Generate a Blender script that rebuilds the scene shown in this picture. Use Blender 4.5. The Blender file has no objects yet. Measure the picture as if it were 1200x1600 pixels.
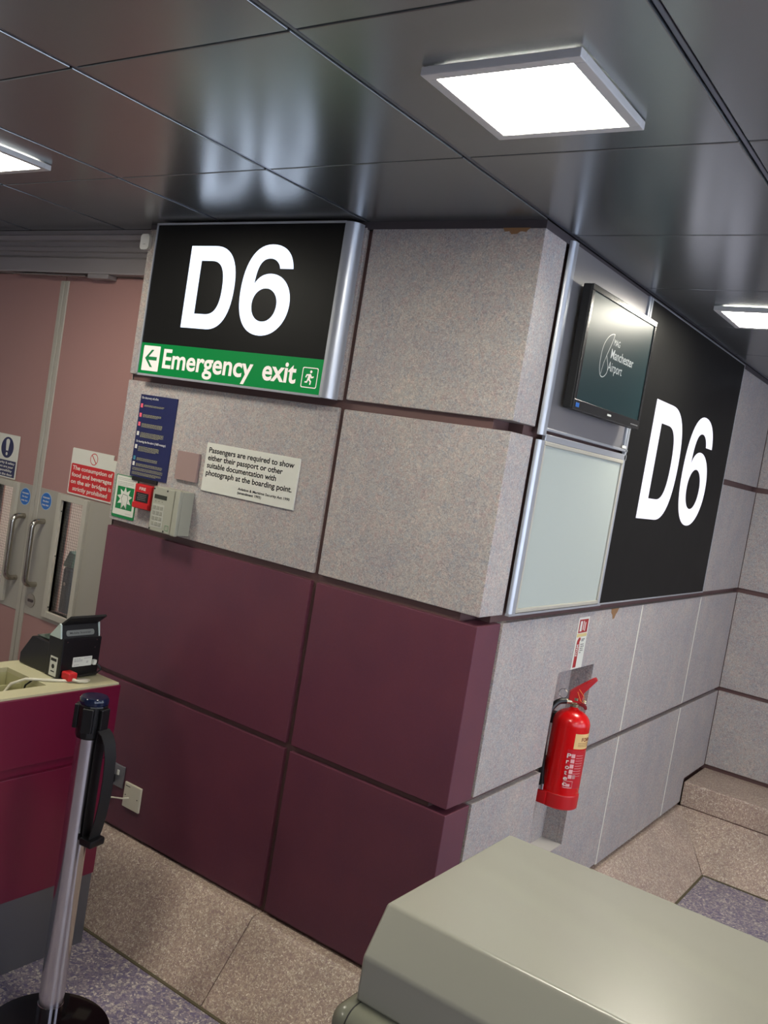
import bpy, bmesh, math, random
from mathutils import Vector, Matrix
C = bpy.context.scene.collection
SC = bpy.context.scene
random.seed(7)

# ------------------------------------------------------------------ camera, world, exposure
yaw, pitch, roll = -0.5995, -0.0635, 0.1626
cy, sy, cp, sp, cr, sr = math.cos(yaw), math.sin(yaw), math.cos(pitch), math.sin(pitch), math.cos(roll), math.sin(roll)
Fv = Vector((sy*cp, cy*cp, sp)); r0 = Vector((cy, -sy, 0)); u0 = r0.cross(Fv)
Rv = cr*r0 + sr*u0; Uv = -sr*r0 + cr*u0
cd = bpy.data.cameras.new('camera'); cam = bpy.data.objects.new('camera', cd); C.objects.link(cam)
m = Matrix.Identity(4)
for i in range(3):
    m[i][0] = Rv[i]; m[i][1] = Uv[i]; m[i][2] = -Fv[i]
m[0][3], m[1][3], m[2][3] = 1.911, -2.443, 1.908
cam.matrix_world = m
cd.sensor_fit = 'VERTICAL'; cd.sensor_height = 36; cd.lens = 1420.62/1600*36
cd.clip_start = 0.02
SC.camera = cam
SC.view_settings.view_transform = 'Standard'; SC.view_settings.look = 'None'
SC.view_settings.gamma = 1; SC.view_settings.use_curve_mapping = False
SC.view_settings.exposure = 0.42
SKY = 3.4         # daylight outside the windows of the right wall
w = bpy.data.worlds.new('world'); SC.world = w; w.use_nodes = True
w.node_tree.nodes['Background'].inputs[0].default_value = (.72, .81, 1, 1)
w.node_tree.nodes['Background'].inputs[1].default_value = SKY
try:
    SC.cycles.use_denoising = True
    SC.cycles.max_bounces = 8
except Exception:
    pass
LIGHT = 50.0      # strength of the ceiling light diffusers
GLYPH = 1.6      # strength of the backlit characters

# ------------------------------------------------------------------ materials
def srgb(r, g, b):
    f = lambda c: (c/255/12.92) if c/255 <= .04045 else ((c/255+.055)/1.055)**2.4
    return (f(r), f(g), f(b), 1)
MATS = {}
def mat(name, col, rough=.5, metal=0, emit=0, ecol=None, alpha=None, spec=.5, trans=0, coat=0):
    if name in MATS: return MATS[name]
    mm = bpy.data.materials.new(name); mm.use_nodes = True
    b = mm.node_tree.nodes['Principled BSDF']
    b.inputs['Base Color'].default_value = col
    b.inputs['Roughness'].default_value = rough; b.inputs['Metallic'].default_value = metal
    b.inputs['Specular IOR Level'].default_value = spec
    b.inputs['Coat Weight'].default_value = coat
    if emit:
        b.inputs['Emission Color'].default_value = ecol or col; b.inputs['Emission Strength'].default_value = emit
    if trans: b.inputs['Transmission Weight'].default_value = trans
    # a faint procedural unevenness in the gloss of every surface
    if not emit and not trans and rough > .3:
        N = mm.node_tree.nodes; L = mm.node_tree.links
        tc = N.new('ShaderNodeTexCoord'); nz = N.new('ShaderNodeTexNoise'); nz.inputs['Scale'].default_value = 9
        mr = N.new('ShaderNodeMapRange'); mr.inputs['To Min'].default_value = max(0, rough-.015); mr.inputs['To Max'].default_value = min(1, rough+.015)
        L.new(tc.outputs['Object'], nz.inputs['Vector']); L.new(nz.outputs['Fac'], mr.inputs['Value']); L.new(mr.outputs[0], b.inputs['Roughness'])
    MATS[name] = mm
    return mm
def ramp(N, stops):
    r = N.new('ShaderNodeValToRGB'); e = r.color_ramp.elements
    e[0].position, e[0].color = stops[0]; e[1].position, e[1].color = stops[-1]
    for p, c in stops[1:-1]:
        k = e.new(p); k.color = c
    return r
def speckled(name, dark, mid, light, tintA, tintB, scale=70, rough=.5, bump=.0):
    """laminate printed with tiny curls, and soft clouds of pink, blue and ochre"""
    mm = bpy.data.materials.new(name); mm.use_nodes = True; N = mm.node_tree.nodes; L = mm.node_tree.links
    b = N['Principled BSDF']; tc = N.new('ShaderNodeTexCoord')
    n1 = N.new('ShaderNodeTexNoise'); n1.inputs['Scale'].default_value = scale; n1.inputs['Detail'].default_value = 3; n1.inputs['Distortion'].default_value = 2.2
    L.new(tc.outputs['Object'], n1.inputs['Vector'])
    r1 = ramp(N, [(.32, dark), (.5, mid), (.68, light)]); L.new(n1.outputs['Fac'], r1.inputs[0])
    n2 = N.new('ShaderNodeTexNoise'); n2.inputs['Scale'].default_value = scale*.45; n2.inputs['Detail'].default_value = 4; n2.inputs['Distortion'].default_value = 1.5
    L.new(tc.outputs['Object'], n2.inputs['Vector'])
    r2 = ramp(N, [(.35, tintA), (.5, mid), (.65, tintB)]); L.new(n2.outputs['Color'], r2.inputs[0])
    mx = N.new('ShaderNodeMix'); mx.data_type = 'RGBA'; mx.inputs[0].default_value = .45
    L.new(r1.outputs[0], mx.inputs[6]); L.new(r2.outputs[0], mx.inputs[7])
    n3 = N.new('ShaderNodeTexNoise'); n3.inputs['Scale'].default_value = 6; n3.inputs['Detail'].default_value = 5
    L.new(tc.outputs['Object'], n3.inputs['Vector'])
    r3 = ramp(N, [(.3, (.88, .88, .93, 1)), (.7, (1.06, 1.03, 1.0, 1))]); L.new(n3.outputs['Fac'], r3.inputs[0])
    m2 = N.new('ShaderNodeMix'); m2.data_type = 'RGBA'; m2.blend_type = 'MULTIPLY'; m2.inputs[0].default_value = 1
    L.new(mx.outputs[2], m2.inputs[6]); L.new(r3.outputs[0], m2.inputs[7]); L.new(m2.outputs[2], b.inputs['Base Color'])
    b.inputs['Roughness'].default_value = rough
    MATS[name] = mm; return mm
def terrazzo(name, base, chips, scale=160, rough=.45):
    mm = bpy.data.materials.new(name); mm.use_nodes = True; N = mm.node_tree.nodes; L = mm.node_tree.links
    b = N['Principled BSDF']; tc = N.new('ShaderNodeTexCoord')
    nz = N.new('ShaderNodeTexNoise'); nz.inputs['Scale'].default_value = scale*.6
    mxv = N.new('ShaderNodeMix'); mxv.data_type = 'RGBA'; mxv.inputs[0].default_value = .02
    L.new(tc.outputs['Object'], mxv.inputs[6]); L.new(tc.outputs['Object'], nz.inputs['Vector']); L.new(nz.outputs['Color'], mxv.inputs[7])
    v = N.new('ShaderNodeTexVoronoi'); v.inputs['Scale'].default_value = scale; L.new(mxv.outputs[2], v.inputs['Vector'])
    sep = N.new('ShaderNodeSeparateColor'); L.new(v.outputs['Color'], sep.inputs[0])
    r = ramp(N, chips); r.color_ramp.interpolation = 'CONSTANT'; L.new(sep.outputs[0], r.inputs[0])
    v2 = N.new('ShaderNodeTexVoronoi'); v2.feature = 'DISTANCE_TO_EDGE'; v2.inputs['Scale'].default_value = scale; L.new(mxv.outputs[2], v2.inputs['Vector'])
    rr = ramp(N, [(.03, (0, 0, 0, 1)), (.10, (1, 1, 1, 1))]); L.new(v2.outputs['Distance'], rr.inputs[0])
    mx = N.new('ShaderNodeMix'); mx.data_type = 'RGBA'; L.new(rr.outputs[0], mx.inputs[0]); mx.inputs[6].default_value = base; L.new(r.outputs[0], mx.inputs[7])
    n3 = N.new('ShaderNodeTexNoise'); n3.inputs['Scale'].default_value = 4; n3.inputs['Detail'].default_value = 6
    L.new(tc.outputs['Object'], n3.inputs['Vector'])
    r3 = ramp(N, [(.3, (.85, .85, .85, 1)), (.7, (1.08, 1.06, 1.04, 1))]); L.new(n3.outputs['Fac'], r3.inputs[0])
    m2 = N.new('ShaderNodeMix'); m2.data_type = 'RGBA'; m2.blend_type = 'MULTIPLY'; m2.inputs[0].default_value = 1
    L.new(mx.outputs[2], m2.inputs[6]); L.new(r3.outputs[0], m2.inputs[7]); L.new(m2.outputs[2], b.inputs['Base Color'])
    b.inputs['Roughness'].default_value = rough
    MATS[name] = mm; return mm

laminate = speckled('grey speckled laminate', srgb(116, 111, 116), srgb(168, 162, 158), srgb(214, 207, 194), srgb(182, 154, 150), srgb(152, 162, 172), scale=105)
burgundy = speckled('burgundy laminate', srgb(94, 50, 64), srgb(98, 53, 67), srgb(103, 57, 70), srgb(100, 52, 62), srgb(96, 54, 70), scale=120, rough=.38)
stone = terrazzo('pink brown terrazzo', srgb(150, 130, 120), [(0, srgb(172, 150, 136)), (.3, srgb(190, 170, 152)), (.5, srgb(152, 128, 124)), (.7, srgb(206, 192, 172)), (.9, srgb(226, 216, 200))], scale=210, rough=.45)
floor_m = terrazzo('violet grey terrazzo', srgb(112, 104, 124), [(0, srgb(138, 130, 146)), (.3, srgb(164, 152, 158)), (.5, srgb(112, 104, 136)), (.65, srgb(184, 174, 170)), (.85, srgb(208, 200, 190))], scale=105, rough=.4)
joint = mat('brown joint strip', srgb(98, 72, 70), .5)
ceil_m = mat('dark grey metal ceiling', srgb(150, 155, 158), .25, .86)
_b = ceil_m.node_tree.nodes['Principled BSDF']; _b.inputs['Anisotropic'].default_value = .6
_t = ceil_m.node_tree.nodes.new('ShaderNodeTangent'); _t.direction_type = 'RADIAL'; _t.axis = 'X'
ceil_m.node_tree.links.new(_t.outputs[0], _b.inputs['Tangent'])
ceil_back = mat('dark ceiling void', srgb(22, 22, 24), .8)
rail_m = mat('satin steel rail', srgb(120, 125, 140), .3, .9)
alu = mat('satin aluminium', srgb(184, 188, 196), .33, .55)
alu_d = mat('brushed grey aluminium', srgb(150, 144, 144), .32, .35)
door_m = mat('dusty pink door laminate', srgb(158, 120, 116), .45)
grey_m = mat('warm grey paint', srgb(158, 154, 144), .45)
frame_m = mat('pale beige grey metal', srgb(176, 172, 160), .4)
steel = mat('brushed stainless steel', srgb(176, 170, 160), .22, 1)
chrome = mat('polished chrome', srgb(215, 215, 220), .1, 1)
black = mat('black satin plastic', srgb(14, 14, 16), .35)
blackm = mat('black matt', srgb(16, 16, 18), .6)
black_face = mat('black sign face', srgb(20, 20, 20), .45, spec=.12)
white = mat('white plastic', srgb(222, 222, 218), .4)
paper = mat('white sign plate', srgb(214, 214, 204), .45)
navy = mat('navy blue print', srgb(22, 30, 78), .4)
blue = mat('blue print', srgb(24, 98, 178), .4)
red = mat('red print', srgb(196, 34, 38), .4)
red_body = mat('glossy red enamel', srgb(206, 8, 12), .24, coat=.1)
red_d = mat('red plastic', srgb(186, 22, 28), .35)
darkred = mat('dark red plastic', srgb(120, 14, 20), .35)
green = mat('green print', srgb(0, 120, 62), .4)
ink = mat('black ink', srgb(22, 22, 22), .5)
olive_ink = mat('pale yellow print', srgb(172, 168, 120), .5)
beige_lab = mat('cream label', srgb(226, 190, 128), .45)
pinkish = mat('pinkish beige plate', srgb(150, 126, 122), .5)
pale_green = mat('pale grey green panel', srgb(178, 186, 180), .25)
keybox = mat('grey beige plastic', srgb(158, 158, 144), .45)
lcd = mat('dark lcd', srgb(44, 48, 40), .2)
desk_red = mat('wine red desk panel', srgb(104, 18, 48), .3)
desk_top = mat('cream desk top', srgb(186, 180, 146), .45)
kick_m = mat('grey metal kick plate', srgb(108, 108, 112), .35, .6)
cover_m = mat('grey green moulded cover', srgb(146, 144, 132), .28)
bumper_m = mat('olive grey bumper', srgb(112, 112, 98), .25)
navy_gloss = mat('dark blue gloss plastic', srgb(18, 26, 52), .12)
screen_m = mat('dark teal screen', srgb(26, 42, 44), .34, spec=.16, emit=.28, ecol=srgb(30, 54, 58))
logo_m = mat('lit grey logo', srgb(180, 184, 180), .4, emit=.3, ecol=srgb(150, 158, 156))
plate_m = mat('brushed metal back plate', srgb(158, 156, 158), .3, .6)
light_m = mat('lit diffuser', srgb(255, 255, 255), .5, emit=LIGHT, ecol=(1, .945, .80, 1))
glyph_m = mat('backlit white character', srgb(90, 90, 96), .5, emit=GLYPH, ecol=(.62, .71, .88, 1))
glyph2_m = mat('backlit soft white character', srgb(90, 90, 96), .5, emit=1.05, ecol=(.80, .78, .90, 1))
exit_green = mat('backlit green', srgb(0, 62, 24), .45, spec=.15, emit=.42, ecol=(.0, .30, .06, 1))
exit_white = mat('backlit cream', srgb(150, 146, 140), .5, emit=.55, ecol=(.95, .82, .74, 1))
glass = mat('clear glass', (1, 1, 1, 1), .02, trans=1)
wallpaint = mat('grey painted wall', srgb(196, 192, 192), .6)
corridor = mat('beige corridor wall', srgb(176, 160, 140), .6)
wood = mat('bare chipboard', srgb(140, 104, 70), .8)
cream_cable = mat('cream cable', srgb(206, 200, 180), .4)
tealdark = mat('dark blue grey plastic', srgb(50, 66, 78), .4)
teal = mat('teal plastic', srgb(80, 116, 112), .5)

# ------------------------------------------------------------------ geometry helpers
class MB:
    def __init__(s): s.bm = bmesh.new()
    def merge(s, t):
        me = bpy.data.meshes.new('t'); t.to_mesh(me); t.free(); s.bm.from_mesh(me); bpy.data.meshes.remove(me); return s
    def box(s, x0, x1, y0, y1, z0, z1, bev=0, seg=2, mtx=None):
        t = bmesh.new(); bmesh.ops.create_cube(t, size=1)
        for v in t.verts: v.co = Vector(((x0+x1)/2+v.co.x*(x1-x0), (y0+y1)/2+v.co.y*(y1-y0), (z0+z1)/2+v.co.z*(z1-z0)))
        if bev: bmesh.ops.bevel(t, geom=list(t.edges), offset=bev, segments=seg, affect='EDGES', profile=.5)
        if mtx: bmesh.ops.transform(t, matrix=mtx, verts=t.verts)
        return s.merge(t)
    def prism(s, poly, axis, a, b, bev=0, seg=2, mtx=None):
        """poly: 2-D points in the two other axes (in order), extruded a..b along axis"""
        t = bmesh.new()
        def P(p, k):
            q = list(p); q.insert(axis, k); return Vector(q)
        A = [t.verts.new(P(p, a)) for p in poly]; B = [t.verts.new(P(p, b)) for p in poly]
        t.faces.new(A); t.faces.new(B[::-1]); n = len(poly)
        for i in range(n): t.faces.new((A[i], B[i], B[(i+1) % n], A[(i+1) % n]))
        bmesh.ops.recalc_face_normals(t, faces=t.faces)
        if bev: bmesh.ops.bevel(t, geom=list(t.edges), offset=bev, segments=seg, affect='EDGES', profile=.5)
        if mtx: bmesh.ops.transform(t, matrix=mtx, verts=t.verts)
        return s.merge(t)
    def tube(s, pts, r, n=12, closed=False):
        pts = [Vector(p) for p in pts]; t = bmesh.new(); rings = []
        up = None
        for i, p in enumerate(pts):
            d = (pts[min(i+1, len(pts)-1)]-pts[max(i-1, 0)]).normalized()
            if up is None:
                up = Vector((0, 0, 1)) if abs(d.z) < .9 else Vector((1, 0, 0))
            a = d.cross(up).normalized(); up = a.cross(d).normalized()
            rr = r[i] if isinstance(r, (list, tuple)) else r
            rings.append([t.verts.new(p+rr*(math.cos(2*math.pi*k/n)*a+math.sin(2*math.pi*k/n)*up)) for k in range(n)])
        for A, B in zip(rings, rings[1:]):
            for k in range(n): t.faces.new((A[k], A[(k+1) % n], B[(k+1) % n], B[k]))
        t.faces.new(rings[0][::-1]); t.faces.new(rings[-1])
        bmesh.ops.recalc_face_normals(t, faces=t.faces)
        return s.merge(t)
    def lathe(s, prof, c, n=40):
        """prof: (radius, z) list; c = centre (x, y, z offset)"""
        t = bmesh.new(); rings = []
        for r, z in prof:
            if r < 1e-6: rings.append([t.verts.new((c[0], c[1], c[2]+z))])
            else: rings.append([t.verts.new((c[0]+r*math.cos(2*math.pi*k/n), c[1]+r*math.sin(2*math.pi*k/n), c[2]+z)) for k in range(n)])
        for A, B in zip(rings, rings[1:]):
            for k in range(n):
                a0, a1 = A[k % len(A)], A[(k+1) % len(A)]; b0, b1 = B[k % len(B)], B[(k+1) % len(B)]
                vs = []
                for v in (a0, a1, b1, b0):
                    if v not in vs: vs.append(v)
                if len(vs) > 2: t.faces.new(vs)
        bmesh.ops.recalc_face_normals(t, faces=t.faces)
        return s.merge(t)
    def mesh(s, me, mtx=None):
        t = bmesh.new(); t.from_mesh(me)
        if mtx: bmesh.ops.transform(t, matrix=mtx, verts=t.verts)
        return s.merge(t)

def wloc(o):
    v = Vector((0, 0, 0))
    while o is not None: v += o.location; o = o.parent
    return v
def obj(name, mb, material, parent=None, smooth=False, label=None):
    """link an MB as ONE mesh object; the vertices were given in world space"""
    bm = mb.bm if isinstance(mb, MB) else mb
    if parent is not None: o0 = wloc(parent); loc = Vector((0, 0, 0))
    else:
        xs = [v.co for v in bm.verts]
        mn = Vector([min(c[i] for c in xs) for i in range(3)]); mxx = Vector([max(c[i] for c in xs) for i in range(3)])
        o0 = Vector(((mn.x+mxx.x)/2, (mn.y+mxx.y)/2, mn.z)); loc = o0
    for v in bm.verts: v.co -= o0
    me = bpy.data.meshes.new(name); bm.to_mesh(me); bm.free()
    me.materials.append(material)
    if smooth:
        for p in me.polygons: p.use_smooth = True
        try: me.set_sharp_from_angle(angle=math.radians(38))
        except Exception: pass
    o = bpy.data.objects.new(name, me); C.objects.link(o); o.location = loc
    if smooth:
        wn_ = o.modifiers.new('weighted', 'WEIGHTED_NORMAL'); wn_.keep_sharp = True; wn_.weight = 80
    if parent is not None: o.parent = parent
    if label: o['label'] = label
    return o
def thing(name, label, cat, loc, group=None):
    o = bpy.data.objects.new(name, None); C.objects.link(o); o.location = loc; o.empty_display_size = .05
    o['label'] = label; o['category'] = cat
    if group: o['group'] = group
    return o
def tag(o, label, cat, group=None):
    o['label'] = label; o['category'] = cat
    if group: o['group'] = group
    return o
def structure(name, loc=(0, 0, 0), label=None):
    o = bpy.data.objects.new(name, None); C.objects.link(o); o.location = loc; o['kind'] = 'structure'
    if label: o['label'] = label
    return o
def struct(name, mb, material, **k):
    o = obj(name, mb, material, **k); o['kind'] = 'structure'; return o

def faceA(x, z, y):      # sheet standing on the front wall: right = +x, up = +z, towards -y
    return Matrix(((1, 0, 0, x), (0, 0, -1, y), (0, 1, 0, z), (0, 0, 0, 1)))
def faceB(y, z, x):      # sheet on the side wall: right = +y, up = +z, towards +x
    return Matrix(((0, 0, 1, x), (1, 0, 0, y), (0, 1, 0, z), (0, 0, 0, 1)))
def curve_mesh(cu):
    o = bpy.data.objects.new('tmp', cu); C.objects.link(o)
    dg = bpy.context.evaluated_depsgraph_get(); dg.update()
    me = bpy.data.meshes.new_from_object(o.evaluated_get(dg))
    bpy.data.objects.remove(o); bpy.data.curves.remove(cu)
    return me
def text_bm(body, height, width=None, bold=0, depth=.0004, align='LEFT', spacing=1):
    """one line of lettering in the x-y plane, baseline at y=0; height = capital height, width squeezes the line"""
    cu = bpy.data.curves.new('txt', 'FONT'); cu.body = body; cu.size = 1; cu.offset = bold; cu.space_character = spacing
    cu.resolution_u = 4
    me = curve_mesh(cu)
    xs = [v.co.x for v in me.vertices]; x0, x1 = min(xs), max(xs)
    k = height/.70
    sx = width/(x1-x0) if width else k
    sh = {'LEFT': 0, 'CENTER': -.5, 'RIGHT': -1}[align]
    t = bmesh.new(); t.from_mesh(me); bpy.data.meshes.remove(me)
    for v in t.verts: v.co = Vector(((v.co.x-x0)*sx+sh*(x1-x0)*sx, v.co.y*k, depth))
    return t
def put(mb, t, mtx):
    bmesh.ops.transform(t, matrix=mtx, verts=t.verts); return mb.merge(t)
def shape2d(outlines, depth=.0004, res=1):
    """filled flat shape from polygons (holes included)"""
    cu = bpy.data.curves.new('s', 'CURVE'); cu.dimensions = '2D'; cu.fill_mode = 'BOTH'
    for pts in outlines:
        s = cu.splines.new('POLY'); s.points.add(len(pts)-1); s.use_cyclic_u = True
        for p, q in zip(s.points, pts): p.co = (q[0], q[1], 0, 1)
    me = curve_mesh(cu); t = bmesh.new(); t.from_mesh(me); bpy.data.meshes.remove(me)
    for v in t.verts: v.co.z = depth
    return t
def bez(knots, n=14):
    """knots: (p, handle_in, handle_out) closed; straight when the handles are None"""
    out = []
    for i in range(len(knots)):
        p0, _, h0 = knots[i]; p1, h1, _ = knots[(i+1) % len(knots)]
        if h0 is None and h1 is None: out.append(p0); continue
        a = h0 or p0; b = h1 or p1
        for k in range(n):
            t = k/n; u = 1-t
            out.append(tuple(u**3*p0[j]+3*u*u*t*a[j]+3*u*t*t*b[j]+t**3*p1[j] for j in (0, 1)))
    return out
def circ(cx, cy_, r, n=40, ry=None):
    ry = ry or r
    return [(cx+r*math.cos(2*math.pi*k/n), cy_+ry*math.sin(2*math.pi*k/n)) for k in range(n)]
def rrect(x0, x1, y0, y1, r, n=5):
    o = []
    for cx, cy_, a in ((x1-r, y1-r, 0), (x0+r, y1-r, 90), (x0+r, y0+r, 180), (x1-r, y0+r, 270)):
        for k in range(n+1):
            t = math.radians(a+90*k/n); o.append((cx+r*math.cos(t), cy_+r*math.sin(t)))
    return o
def slab(mtx, poly, d0, d1):
    """a plate with outline poly in the sheet's own plane, from depth d0 to d1"""
    t = MB(); t.prism(poly, 2, d0, d1, mtx=mtx); return t

H = 2.663; ZR = [.25, .85, 1.45, 2.05, 2.645]     # ceiling height and the panel rows
XC, YS = .649, .155                               # outer corner and the depth of the corner panel
XL, XR, YN, YC = -2.6, 3.99, -4.5, 3.2            # room limits

# ------------------------------------------------------------------ floor
struct('floor', MB().box(XL-.1, XR+.1, YN-.1, YC+.1, -.1, 0), floor_m)

# ------------------------------------------------------------------ ceiling: square metal tiles on rails
ceil = structure('ceiling', (0, 0, H))
obj('ceiling_backing', MB().box(XL-.1, XR+.1, YN-.1, YC+.1, H+.015, H+.06), ceil_back, ceil)
px = .6675; gx = [.657+k*px for k in range(-5, 6)]; gy = [.161+k*.6645 for k in range(-7, 5)]
gx = [XL]+[g for g in gx if XL+.05 < g < XR-.05]+[XR]; gy = [YN]+[g for g in gy if YN+.05 < g < YC-.05]+[YC]
for i in range(len(gx)-1):
    for j in range(len(gy)-1):
        x0, x1, y0, y1 = gx[i], gx[i+1], gy[j], gy[j+1]
        if x1 < XC+.02:
            if y0 >= .1: continue
            y1 = min(y1, .005 if x0 > -1.2 else .06)
        a, b = (x0+.009 if i else x0), (x1-.009 if i < len(gx)-2 else x1)
        obj('ceiling_tile', MB().box(a, b, y0+.0025, y1-.0025, H, H+.012, .003, 2), ceil_m, ceil, smooth=True)
for g in gx[1:-1]:
    obj('ceiling_rail', MB().box(g-.0055, g+.0055, YN, (.0 if g < .6 else YC), H+.003, H+.014, .002), rail_m, ceil)
struct('trim_1', MB().box(-1.107, XC-.02, .002, .03, H-.024, H+.001), mat('dark grey trim', srgb(66, 60, 64), .5))
struct('trim_2', MB().box(XC-.02, XC-.001, .002, YC, H-.024, H+.001), MATS['dark grey trim'])

# ------------------------------------------------------------------ front wall (faces the camera)
wa = structure('wall_front', (0, 0, 0))
obj('wall_core', MB().box(-1.107, XC-.075, .018, .12, 0, H), joint, wa)
colsA = [(-1.107, -.0105)]
def panel(x0, x1, y0, y1, z0, z1, material, parent, bev=.003):
    return obj('wall_panel', MB().box(x0, x1, y0, y1, z0, z1, bev, 2), material, parent, smooth=True)
jz = [(.262, .840), (.860, 1.437), (1.463, 2.037), (2.063, 2.645)]
jz2 = [(.262, .840), (.860, 1.436), (1.464, 2.034), (2.066, 2.640)]
for k, (z0, z1) in enumerate(jz):
    panel(-1.107, -.012, 0, .0185, z0, z1, burgundy if k < 2 else laminate, wa)
for k, (z0, z1) in enumerate(jz2):
    panel(.012, XC, 0, YS, z0, z1, burgundy if k < 2 else laminate, wa, bev=.004)
obj('wall_return', MB().box(-1.110, -1.1, .018, .2, 0, H), laminate, wa)
# chipped laminate edge at the top of the corner
t = MB().prism([(.505, 2.6405), (.512, 2.629), (.528, 2.630), (.536, 2.621), (.556, 2.622), (.566, 2.630), (.585, 2.628), (.597, 2.6405)], 1, -.0008, .003)
obj('edge_chip', t, wood, wa)

# ------------------------------------------------------------------ side wall (runs away from the camera)
wb = structure('wall_side', (XC, 1.6, 0))
RY0, RY1, RZ0, RZ1, RX = .694, 1.041, .468, 1.217, .563
core = MB()
core.box(RX-.05, RX-.003, YS-.04, YC, 0, H)                                # deep core behind the recess
for a in ((RX-.003, .625, YS-.035, RY0-.002, 0, H), (RX-.003, .625, RY1+.002, YC, 0, H), (RX-.003, .625, RY0-.002, RY1+.002, 0, RZ0), (RX-.003, .625, RY0-.002, RY1+.002, RZ1, H)):
    core.box(*a)
obj('wall_core', core, joint, wb)
def panelB(poly, material=laminate, x1=XC):
    return obj('wall_panel', MB().prism(poly, 0, .6255, x1), material, wb)
R = lambda y0, y1, z0, z1: [(y0, z0), (y1, z0), (y1, z1), (y0, z1)]
ya = [.170, 1.512, 1.519, 2.436, 2.444, YC]
panelB([(ya[0], .862), (RY0, .862), (RY0, RZ1), (RY1, RZ1), (RY1, .862), (ya[1], .862), (ya[1], 1.436), (ya[0], 1.436)])
panelB([(ya[0], .252), (ya[1], .252), (ya[1], .838), (RY1, .838), (RY1, RZ0), (RY0, RZ0), (RY0, .838), (ya[0], .838)])
for y0, y1 in ((ya[2], ya[3]), (ya[4], ya[5]-.003)):
    panelB(R(y0, y1, .862, 1.436)); panelB(R(y0, y1, .245 if y0 < 2 else .37, .838) if y0 < 2 else [(y0, .245), (2.78, .245), (2.78, .382), (y1, .382), (y1, .838), (y0, .838)])
    if y0 > 2:
        panelB(R(y0, y1, 1.464, 2.034)); panelB(R(y0, y1, 2.064, 2.64))
# pale worn seams between the lower panels
for y, z0, z1 in ((1.5155, .245, .838), (1.5155, .862, 1.436), (2.44, .245, .838), (2.44, .862, 1.436)):
    obj('panel_seam', MB().box(.64, XC+.0012, y-.0050, y+.0050, z0, z1, .001, 1), mat('worn pale seam', srgb(214, 212, 200), .6), wb)
# recess lining
lin = MB()
for a in ((RX-.002, RX, RY0, RY1, RZ0, RZ1), (RX, .6245, RY0-.002, RY0, RZ0, RZ1), (RX, .6245, RY1, RY1+.002, RZ0, RZ1), (RX, .6245, RY0, RY1, RZ1, RZ1+.002)): lin.box(*a)
obj('recess_lining', lin, laminate, wb)
obj('recess_base', MB().box(RX, .6475, RY0, RY1, RZ0-.002, RZ0+.001), mat('pale recess base', srgb(186, 182, 176), .5), wb)
obj('edge_chip', MB().prism([(1.128, 1.4365), (1.215, 1.4365), (1.2, 1.418), (1.188, 1.412), (1.178, 1.396), (1.160, 1.392), (1.150, 1.410), (1.134, 1.420)], 0, XC-.001, XC+.0008), wood, wb)

# ------------------------------------------------------------------ back wall and the rest of the room
wc = structure('wall_back', (2.3, YC, 0))
obj('wall_core', MB().box(.5, XR+.1, YC+.015, YC+.1, 0, H), joint, wc)
for z0, z1 in ((.385, .838), (.862, 1.436), (1.464, 2.034), (2.064, 2.64)):
    xs = XC+.003
    for x1 in (1.75, 2.85, XR):
        obj('wall_panel', MB().box(xs, x1-.006, YC-.002, YC+.016, z0, z1, .002), laminate, wc); xs = x1+.006
struct('wall_left', MB().box(XL-.1, XL, YN-.1, 1.3, 0, H), wallpaint)
t = MB()
wy = [YN-.1, -3.9, -2.5, -2.3, -.9, -.7, .7, .9, 2.3, YC+.1]
for k in range(0, len(wy), 2): t.box(XR, XR+.1, wy[k], wy[k+1], 0, H)
for k in range(1, len(wy)-1, 2): t.box(XR, XR+.1, wy[k], wy[k+1], 0, .8); t.box(XR, XR+.1, wy[k], wy[k+1], 2.45, H)
struct('wall_right', t, wallpaint)
for k in range(1, len(wy)-1, 2):
    wn = structure('window_%d' % ((k+1)//2), (XR, (wy[k]+wy[k+1])/2, .8)); f_ = MB()
    for a in ((wy[k], wy[k]+.05, .8, 2.45), (wy[k+1]-.05, wy[k+1], .8, 2.45), (wy[k]+.05, wy[k+1]-.05, .8, .85), (wy[k]+.05, wy[k+1]-.05, 2.4, 2.45), ((wy[k]+wy[k+1])/2-.02, (wy[k]+wy[k+1])/2+.02, .85, 2.4)): f_.box(XR+.02, XR+.07, *a)
    obj('window_frame', f_, grey_m, wn)
struct('wall_rear', MB().box(XL-.1, XR+.1, YN-.1, YN, 0, H), mat('dark rear wall', srgb(112, 106, 108), .6))

# sloping stone skirtings and the stone ledge under the back wall
def skirt(name, poly, axis, a, b, cuts):
    r = structure(name, (0, 0, 0))
    e = [a]+cuts+[b]
    for p, q in zip(e, e[1:]):
        obj('skirting_stone', MB().prism(poly, axis, p+.0015, q-.0015, .002, 1), stone, r)
    return r
skirt('baseboard_front', [(.017, 0), (-.236, 0), (-.042, .236), (-.030, .246), (.017, .248)], 0, XL, XC+.01, [-1.3, -.005])
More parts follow.
